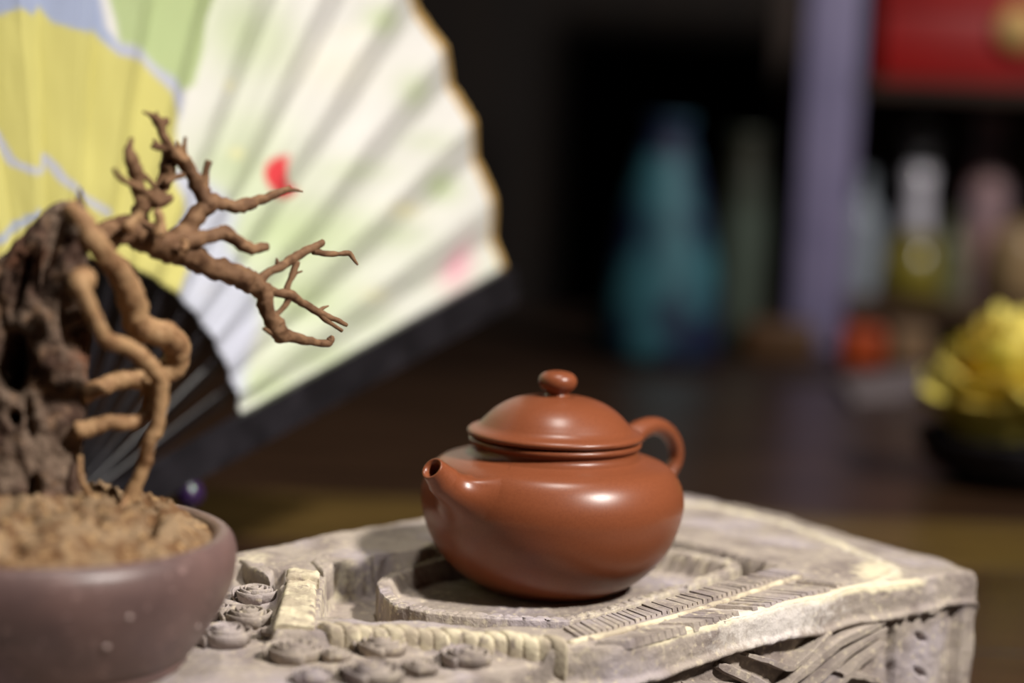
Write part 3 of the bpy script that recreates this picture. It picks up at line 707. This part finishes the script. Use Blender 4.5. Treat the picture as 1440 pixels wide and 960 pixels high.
BL = [(-60, 150), (0, 188), (18, 228), (42, 240), (62, 238), (66, 220), (76, 232), (86, 252), (112, 272), (150, 300)]
BL2 = [(-40, 350), (8, 330), (24, 318), (50, 300)]
GB = [(395, 330, 95, 60, .9), (470, 330, 70, 45, .5), (350, 180, 60, 40, .45), (330, 235, 60, 40, .7), (420, 420, 80, 45, .9), (370, 540, 60, 30, .8), (535, 28, 26, 22, .85), (580, 128, 26, 26, .7), (622, 262, 26, 22, .95), (560, 330, 40, 20, .5), (450, 500, 70, 26, .7), (340, 50, 50, 70, .75), (390, 60, 30, 60, .35), (600, 200, 40, 18, .4), (500, 240, 60, 20, .5), (680, 420, 40, 20, .2), (520, 450, 50, 20, .35), (260, -60, 60, 60, .8), (480, -60, 60, 30, .5)]
YB = [(570, 295, 24, 12, .6), (490, 45, 20, 10, .1), (525, 415, 22, 10, .4), (320, 120, 10, 8, .5), (330, 215, 9, 8, .6), (470, 95, 60, 40, .15), (290, 408, 12, 9, .5)]
def paint(x, y):
    N_ = len(x)
    w = 6 * np.array([mnoise.noise(Vector((p * .02, q * .02, 0))) for p, q in zip(x, y)])
    n = 0.5 + 0.5 * np.array([mnoise.noise(Vector((p * .012, q * .012, 3))) for p, q in zip(x, y)])
    c = np.repeat(WHITE[None], N_, 0)
    def lay(c, q, col): return c * (1 - q[:, None]) + np.asarray(col) * q[:, None]
    def blob(a, b, s1, s2, k): return k * np.exp(-((x - a) / s1) ** 2 - ((y - b) / s2) ** 2)
    f = lambda d, s_: sm(s_, -s_, d)
    P_ = lambda dx, dy, poly, cl_=True: polydist(x + dx, y + dy, np.array(poly, float), cl_)
    for g in GB: c = lay(c, blob(*g), GREENC * 0.75 + LG * 0.25)
    c = lay(c, 0.55 * sm(470, 330, x + 0.6 * (y - 300)) * sm(120, 330, y), LG)
    c = lay(c, 0.45 * n * sm(200, 420, y), LG)
    for g in YB: c = lay(c, blob(*g), srgb(.95, .92, .66))
    c = lay(c, f(P_(w, 0, GP), 4), GREENC)
    c = lay(c, f(P_(w, 0, LP), 14) * 0.85, LAVB)
    bq = f(P_(0, w * .4, BPy), 5); bt = sm(80, 50, y)[:, None]
    c = lay(c, bq, BLUE * bt + LAVB * 0.92 * (1 - bt))
    yc = YEL[None] * (0.93 + 0.14 * n)[:, None]; c = lay(c, f(P_(w * .3, w * .4, YP), 3.5), yc)
    c = lay(c, .9 * sm(7, 3.5, P_(0, 0, BL, False)), LAVB * .9)
    c = lay(c, .9 * sm(8, 4, P_(0, 0, BL2, False)), BLUE)
    moon = f(np.hypot((x - 400) / .95, y - 248) - 30, 2.0) * (1 - f(np.hypot((x - 425) / .95, y - 238) - 28, 2.5))
    c = lay(c, moon, srgb(.86, .27, .29))
    c = lay(c, 0.85 * np.exp(-(((x - 646) + 0.35 * (y - 370)) / 20) ** 2 - ((y - 372) / 32) ** 2), srgb(.94, .66, .73))
    return np.clip(c * 0.84, 0, 1)       # unbleached paper under the paint
PLEATS = 17; SUB, NRAD = 18, 130
a_lo = T0 - DT * 0.5; a_hi = a_lo + PLEATS * DT
vl, cl = [], []
NAf = PLEATS * SUB + 1
for i in range(NAf):
    q = i / SUB; a = a_lo + q * DT
    w_ = abs((q % 1.0) - 0.5) * 2              # 1 at peaks (rib side), 0 at valleys
    tri = 1 - w_
    pk = 1 - tri
    for j in range(NRAD):
        f = j / (NRAD - 1); r = RI + (ROUT - RI) * f
        amp = r * DT * (0.068 + 0.05 * float(sm(1.0, 1.4, a)))
        P = fp_(r, a, amp * (2 * pk - 1) + 0.0008 * nz((r, a, 2), 25, 2))
        vl.append(P)
        cl.append(fp_(r, a))
cl = paint(*projarr(np.array(cl)))
M['leaf'] = mat('painted_fan_paper', (0.8, 0.8, 0.8), 0.85, spec=0.15, bump=(500, 0.15, 0.0006))
nt = M['leaf'].node_tree; at_ = nt.nodes.new('ShaderNodeAttribute'); at_.attribute_name = 'paint'
nt.links.new(at_.outputs['Color'], nt.nodes['Principled BSDF'].inputs['Base Color'])
leaf = mesh_obj('paper_leaf', vl, grid_faces(NAf, NRAD), M['leaf'], fan, sharp=14, cols={'paint': np.array(cl)})
sd = leaf.modifiers.new('thickness', 'SOLIDIFY'); sd.thickness = 0.0005; sd.offset = -1
VL = np.array(vl).reshape(NAf, NRAD, 3)
eb = VL[:, -1]; vv = []
for i in range(NAf):
    a = a_lo + i / SUB * DT; rd_ = e1 * math.cos(a) + e2 * math.sin(a)
    for (dr_, do) in ((-0.0035, 0.0006), (0.0008, 0.0006), (0.0008, -0.0012), (-0.0035, -0.0012)):
        vv.append(eb[i] + rd_ * dr_ + fnorm * do)
mesh_obj('edge_binding', vv, grid_faces(NAf, 4, False, True), M['gold'], fan, sharp=20)['label'] = 'gold paper edge binding'
def slat(name, a, r0, r1, w0, w1, th_, off, twist=0.0, m=None):
    rd_ = e1 * math.cos(a) + e2 * math.sin(a); td = -e1 * math.sin(a) + e2 * math.cos(a); tn = fnorm
    td2 = td * math.cos(twist) + tn * math.sin(twist); tn2 = tn * math.cos(twist) - td * math.sin(twist)
    vv = []
    for r, w in ((r0, w0 * .7), (r0 + 0.006, w0), (r1 - 0.004, w1), (r1, w1 * .75)):
        for u, o in ((-1, -1), (1, -1), (1, 1), (-1, 1)):
            vv.append(PO + rd_ * r + td2 * u * w / 2 + tn2 * o * th_ / 2 + tn * off)
    F_ = grid_faces(4, 4, False, True).tolist() + [[0, 1, 2, 3], [12, 13, 14, 15]]
    return mesh_obj(name, vv, F_, m or M['lacquer'], fan, smooth=False)
for k in range(1, PLEATS):
    slat('rib', a_lo + k * DT, -0.012, RI + 0.030, 0.0095, 0.0105, 0.0011, -0.0046 - 0.0001 * k, 0.55)
slat('guard', a_lo - 0.012, -0.014, ROUT + 0.004, 0.015, 0.021, 0.004, 0.004, 0.0)
slat('guard', a_hi + 0.012, -0.014, ROUT + 0.004, 0.015, 0.021, 0.004, -0.005, 0.0)
V, F = lathe([(0.0003, -0.008), (0.003, -0.007), (0.003, 0.007), (0.0003, 0.008)], (0, 0, 0), 16)
V = np.array([PO + e1 * p[0] + e2 * p[1] + fnorm * p[2] for p in V]); mesh_obj('pivot_pin', V, F, M['gold'], fan)
# stand: base, cradle blocks under the pivot, prop post with a purple glass ball
st = empty('fan_stand', (PO[0], PO[1], 0.0), 'small dark fan stand with a purple glass ball behind the bonsai', 'stand')
def obox(name, c, hx, hy, z0, z1, m):
    vv = [c + e1 * a * hx + fnorm * b * hy + np.array([0, 0, z]) for z in (z0, z1) for a, b in ((-1, -1), (1, -1), (1, 1), (-1, 1))]
    F_ = [(0, 3, 2, 1), (4, 5, 6, 7), (0, 1, 5, 4), (1, 2, 6, 5), (2, 3, 7, 6), (3, 0, 4, 7)]
    return mesh_obj(name, vv, F_, m, st, smooth=False)
P0 = np.array([PO[0], PO[1], 0.0])
bevel(obox('base', P0 + e1 * 0.02, 0.10, 0.03, 0.0, 0.012, M['darkwood']), 0.002)
for s_ in (-1, 1): bevel(obox('cradle', P0 + fnorm * s_ * 0.013, 0.016, 0.004, 0.012, PO[2] + 0.004, M['darkwood']), 0.001)
obox('cradle_floor', P0, 0.016, 0.012, 0.012, PO[2] - 0.0155, M['darkwood'])
bc = aty(266, 694, 0.835); br = 0.0062
base_x = P0 + e1 * ((bc - P0) @ e1) + fnorm * ((bc - P0) @ fnorm)
V, F = lathe([(0.004, 0.0), (0.004, 0.004), (0.0022, 0.008), (0.0022, bc[2] - br * 0.7)], (bc[0], bc[1], 0.0), 16); mesh_obj('prop_post', V, F, M['darkwood'], st)
V, F = lathe([(br * math.sin(q) + 1e-5, -br * math.cos(q)) for q in np.linspace(0.02, math.pi - 0.02, 24)], bc, 32); mesh_obj('ball', V, F, M['purple'], st)['label'] = 'dark purple glass ball'

# ------------------------------------------------------------------ the dim background
# sideboard with a low display rack
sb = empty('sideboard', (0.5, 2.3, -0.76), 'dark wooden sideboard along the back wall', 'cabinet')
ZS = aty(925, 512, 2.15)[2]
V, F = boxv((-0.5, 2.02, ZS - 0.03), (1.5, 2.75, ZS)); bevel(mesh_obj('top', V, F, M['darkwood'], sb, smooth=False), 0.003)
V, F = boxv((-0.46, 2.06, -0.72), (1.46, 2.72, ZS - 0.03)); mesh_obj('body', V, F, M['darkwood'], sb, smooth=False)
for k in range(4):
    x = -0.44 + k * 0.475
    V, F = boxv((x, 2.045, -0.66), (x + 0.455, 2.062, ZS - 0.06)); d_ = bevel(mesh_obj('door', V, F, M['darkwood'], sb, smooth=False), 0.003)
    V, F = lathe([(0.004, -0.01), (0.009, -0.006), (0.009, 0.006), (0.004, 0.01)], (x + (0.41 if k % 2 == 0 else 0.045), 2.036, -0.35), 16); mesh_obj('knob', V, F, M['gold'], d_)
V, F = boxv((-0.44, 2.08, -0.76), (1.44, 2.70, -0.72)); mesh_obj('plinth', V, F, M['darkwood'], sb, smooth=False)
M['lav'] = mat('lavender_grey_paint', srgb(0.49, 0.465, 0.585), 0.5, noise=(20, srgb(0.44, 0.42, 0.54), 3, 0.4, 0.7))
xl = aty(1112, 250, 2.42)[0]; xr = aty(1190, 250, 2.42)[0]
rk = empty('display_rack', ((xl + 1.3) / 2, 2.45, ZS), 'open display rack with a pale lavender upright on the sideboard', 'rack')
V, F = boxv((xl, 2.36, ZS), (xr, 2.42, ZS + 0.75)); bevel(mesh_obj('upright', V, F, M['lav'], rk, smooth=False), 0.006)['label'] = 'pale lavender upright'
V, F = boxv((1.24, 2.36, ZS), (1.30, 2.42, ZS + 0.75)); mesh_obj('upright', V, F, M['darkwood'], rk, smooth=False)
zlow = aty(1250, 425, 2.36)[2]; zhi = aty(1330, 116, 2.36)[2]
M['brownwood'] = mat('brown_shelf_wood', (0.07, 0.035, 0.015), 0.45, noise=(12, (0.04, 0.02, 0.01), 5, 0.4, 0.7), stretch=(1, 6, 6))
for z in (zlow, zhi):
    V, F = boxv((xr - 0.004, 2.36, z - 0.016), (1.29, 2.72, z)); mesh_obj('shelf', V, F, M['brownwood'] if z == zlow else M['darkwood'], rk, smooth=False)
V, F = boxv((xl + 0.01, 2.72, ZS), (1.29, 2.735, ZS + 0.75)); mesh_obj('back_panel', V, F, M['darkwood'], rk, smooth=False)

def glz(name, c1, c2, sc, rough=0.25): return mat(name, c1, rough, noise=(sc, c2, 2, 0.42, 0.58), spec=0.5)
def place(name, prof, px, pyb, Yd, z, m, label, cat, group=None, n=40, extra=None):
    c = aty(px, pyb, Yd); V_, F_ = lathe(prof, (c[0], c[1], z), n)
    o = mesh_obj(name, V_, F_, m); return tag(o, label, cat, group)
k2 = 2.2 / FPX
tv = glz('teal_blue_glaze', srgb(0.20, 0.40, 0.44), srgb(0.06, 0.10, 0.22), 14, 0.6)
place('vase', spline([(60 * k2, 0), (84 * k2, 4 * k2), (90 * k2, 40 * k2), (84 * k2, 110 * k2), (66 * k2, 200 * k2), (44 * k2, 280 * k2), (34 * k2, 315 * k2), (38 * k2, 338 * k2), (30 * k2, 338 * k2), (26 * k2, 310 * k2)], 60), 922, 505, 2.2, ZS, tv, 'tall tapering teal and navy glazed vase on the sideboard', 'vase')
place('slim_vase', spline([(30 * k2, 0), (38 * k2, 6 * k2), (40 * k2, 120 * k2), (34 * k2, 230 * k2), (26 * k2, 300 * k2), (28 * k2, 322 * k2), (20 * k2, 322 * k2), (16 * k2, 290 * k2)], 50), 1032, 505, 2.30, ZS, glz('celadon_glaze', srgb(0.27, 0.31, 0.27), srgb(0.17, 0.17, 0.13), 10, 0.4), 'slim grey-green vase beside the lavender upright', 'vase')
M['red'] = mat('red_lacquer_box', srgb(0.56, 0.05, 0.04), 0.45, noise=(6, srgb(0.45, 0.03, 0.03), 3, 0.4, 0.7))
a_ = aty(1236, 100, 2.40)
rb = empty('gift_box', (a_[0] + 0.16, 2.50, zhi), 'bright red lidded gift box on the upper shelf of the rack', 'box')
V, F = boxv((a_[0], 2.40, zhi), (a_[0] + 0.30, 2.62, zhi + 0.10)); bevel(mesh_obj('box_base', V, F, M['red'], rb, smooth=False), 0.004)
V, F = boxv((a_[0] - 0.004, 2.396, zhi + 0.085), (a_[0] + 0.304, 2.624, zhi + 0.135)); bevel(mesh_obj('box_lid', V, F, M['red'], rb, smooth=False), 0.004)
V, F = lathe([(0.0005, -0.004), (0.026, -0.004), (0.026, 0.004), (0.0005, 0.004)], (0, 0, 0), 32)
c = aty(1434, 40, 2.39); V = np.array([(c[0] + p[0], 2.394 + p[2], c[2] + p[1]) for p in V]); mesh_obj('seal', V, F, M['gold'], rb)['label'] = 'round gold seal'
# glassware and small things on the low shelf
glass = mat('clear_glass', (0.92, 0.95, 0.96), 0.03, trans=0.92, ior=1.45)
oil = mat('yellow_green_liquid', srgb(0.44, 0.40, 0.14), 0.2)
porc = mat('white_porcelain', srgb(0.72, 0.71, 0.74), 0.12, coat=0.4)
k3 = 2.45 / FPX
c = aty(1282, 415, 2.46)
dec = empty('decanter', (c[0], 2.46, zlow), 'conical decanter with yellow-green liquid and a pale stopper', 'bottle')
V, F = lathe([(40 * k3, 0.001), (50 * k3, 4 * k3), (49 * k3, 30 * k3), (40 * k3, 62 * k3), (26 * k3, 88 * k3)], (c[0], 2.46, zlow), 40); mesh_obj('liquid', V, F, oil, dec)
V, F = lathe([(26 * k3, 88 * k3), (20 * k3, 105 * k3), (17 * k3, 150 * k3), (19 * k3, 180 * k3), (15 * k3, 182 * k3), (14 * k3, 150 * k3)], (c[0], 2.46, zlow), 40); mesh_obj('neck', V, F, porc, dec)
V, F = lathe([(10 * k3, 178 * k3), (12 * k3, 190 * k3), (24 * k3, 205 * k3), (26 * k3, 222 * k3), (16 * k3, 240 * k3), (1 * k3, 243 * k3)], (c[0], 2.46, zlow), 32); mesh_obj('stopper', V, F, glass, dec)
def bottle(px, w, h, m, label, cat, Yd=2.48, neck=0.4, name='bottle'):
    r = w / 2 * k3; hh_ = h * k3
    return place(name, spline([(r * .85, 0.0), (r, 0.004), (r, hh_ * .55), (r * .8, hh_ * .68), (r * neck, hh_ * .80), (r * neck, hh_ * .96), (r * neck * 1.2, hh_), (r * neck * .7, hh_), (r * neck * .6, hh_ * .8)], 44), px, 415, Yd, zlow, m, label, cat)
bottle(1205, 62, 170, mat('grey_glass', srgb(0.50, 0.53, 0.56), 0.12, spec=0.7), 'grey-blue glass bottle left of the conical decanter', 'bottle')
bottle(1168, 40, 110, mat('smoke_glass', srgb(0.36, 0.38, 0.42), 0.15, spec=0.7), 'short smoky glass bottle beside the lavender upright', 'bottle', 2.52)
bottle(1376, 66, 260, mat('pink_clay', srgb(0.56, 0.43, 0.42), 0.5, noise=(18, srgb(0.46, 0.42, 0.46), 3, 0.4, 0.65)), 'tall dusty pink bottle right of the decanter', 'bottle', 2.50, 0.72)
bottle(1336, 44, 120, mat('moss_glaze', srgb(0.36, 0.37, 0.28), 0.3), 'small moss-green bottle between decanter and pink bottle', 'bottle', 2.44)
place('jar', spline([(26 * k3, 0), (40 * k3, 10 * k3), (46 * k3, 50 * k3), (40 * k3, 90 * k3), (24 * k3, 104 * k3), (26 * k3, 112 * k3), (18 * k3, 112 * k3), (16 * k3, 100 * k3)], 40), 1430, 415, 2.46, zlow, mat('beige_glaze', srgb(0.55, 0.46, 0.33), 0.35), 'round beige jar at the end of the low shelf', 'jar')
place('tall_jar', spline([(30 * k3, 0), (44 * k3, 10 * k3), (48 * k3, 130 * k3), (40 * k3, 210 * k3), (28 * k3, 226 * k3), (28 * k3, 250 * k3), (20 * k3, 250 * k3)], 40), 1440, 415, 2.60, zlow, mat('olive_glaze', srgb(0.38, 0.35, 0.25), 0.4), 'tall olive jar behind the round beige jar', 'jar')
# boxes and a cup under the low shelf
def sbox(px0, px1, pyt, Yd, m, label):
    a = aty(px0, 470, Yd); b = aty(px1, 470, Yd); zt = min(zlow - 0.02, aty((px0 + px1) / 2, pyt, Yd)[2])
    V_, F_ = boxv((a[0], Yd, ZS), (b[0], Yd + 0.06, zt)); o = bevel(mesh_obj('tea_tin', V_, F_, m, smooth=False), 0.004); return tag(o, label, 'tin', 'tins under the low shelf')
sbox(1188, 1246, 425, 2.22, mat('orange_tin', srgb(0.62, 0.24, 0.07), 0.4), 'orange tea tin under the low shelf')
sbox(1256, 1312, 428, 2.25, mat('tan_tin', srgb(0.46, 0.36, 0.25), 0.5), 'tan tea tin next to the orange tin')
sbox(1050, 1150, 440, 2.24, mat('brown_tin', srgb(0.30, 0.20, 0.10), 0.5), 'wide brown tin left of the orange tin')
# pale folded napkin on the table and the yellow flower in its black bowl
nk = px2([(1178, 535), (1300, 516), (1325, 548), (1200, 562)], 0.006)
vv = [(*p, z) for z in (0.0, 0.008) for p in nk]
nap = mesh_obj('napkin', vv, [(0, 3, 2, 1), (4, 5, 6, 7), (0, 1, 5, 4), (1, 2, 6, 5), (2, 3, 7, 6), (3, 0, 4, 7)], mat('grey_pink_linen', srgb(0.46, 0.42, 0.42), 0.8, noise=(30, srgb(0.40, 0.36, 0.37), 3, 0.4, 0.7)), smooth=False)
tag(bevel(nap, 0.002), 'pale grey folded napkin on the dark table', 'napkin')
FYl = 1.30
fc = aty(1420, 522, FYl); zb0 = 0.0
bw = spline([(0.035, 0.0), (0.045, 0.002), (0.062, 0.013), (0.070, 0.030), (0.066, 0.0315), (0.056, 0.015), (0.002, 0.008)], 40)
V, F = lathe(bw, (fc[0] + 0.012, FYl, 0.0), 48); tag(mesh_obj('bowl', V, F, M['lacquer']), 'black lacquer bowl holding the yellow flower', 'bowl')
fl = empty('yellow_flower', (fc[0] + 0.012, FYl, 0.012), 'large yellow fabric flower with orange-veined petals in a black bowl', 'flower')
pet = mat('yellow_petal', srgb(0.93, 0.86, 0.42), 0.6, noise=[(40, srgb(0.76, 0.55, 0.12), 3, 0.55, 0.72), (25, srgb(0.70, 0.72, 0.20), 2, 0.58, 0.75)])
V, F = tube(np.array([(fc[0] + 0.012, FYl, 0.012), (fc[0] + 0.008, FYl, 0.045), (fc[0], FYl, fc[2] - 0.02)]), 0.006, 10); mesh_obj('stem', V, F, mat('flower_stem', srgb(0.22, 0.26, 0.10), 0.6), fl)
rng = random.Random(7)
for k in range(36):
    lay = (k + 0.5) / 36.0; az = k * 2.399 + rng.uniform(-0.25, 0.25)
    out_ = np.array([math.cos(az), math.sin(az), 0]); sd_ = np.array([-math.sin(az), math.cos(az), 0]); up = out_
    rad0 = 0.004 + 0.026 * lay; curl = 0.006 + 0.032 * lay; Lp = 0.072 - 0.010 * lay; wp = 0.014 + 0.026 * lay
    vv = []
    for i in range(8):
        u = i / 7
        wv = wp * (0.35 + 0.65 * math.sin(math.pi * (0.10 + 0.68 * u)))
        for j in range(7):
            q = -1 + j / 3
            P = fc + out_ * (rad0 + curl * u * u - 0.35 * wv * q * q + 0.003 * math.sin(4 * q + k) * u) + sd_ * q * wv
            P = P + np.array([0, 0, -0.030 - 0.016 * lay + Lp * u - 0.034 * lay * lay * u * u + 0.003 * math.sin(5 * q + 2 * k) * u - 0.008 * q * q * u])
            vv.append(P)
    vv = np.array(vv); n_ = len(vv); vv = np.vstack([vv, vv - up * 0.0008])
    F_ = grid_faces(8, 7).tolist() + grid_faces(8, 7, base=n_)[:, ::-1].tolist()
    bl = [j for j in range(7)] + [i * 7 + 6 for i in range(1, 8)] + [49 + j for j in range(5, -1, -1)] + [i * 7 for i in range(6, 0, -1)]
    for a in range(len(bl)):
        b = (a + 1) % len(bl); F_.append([bl[a], bl[b], bl[b] + n_, bl[a] + n_])
    mesh_obj('petal', vv, F_, pet, fl)
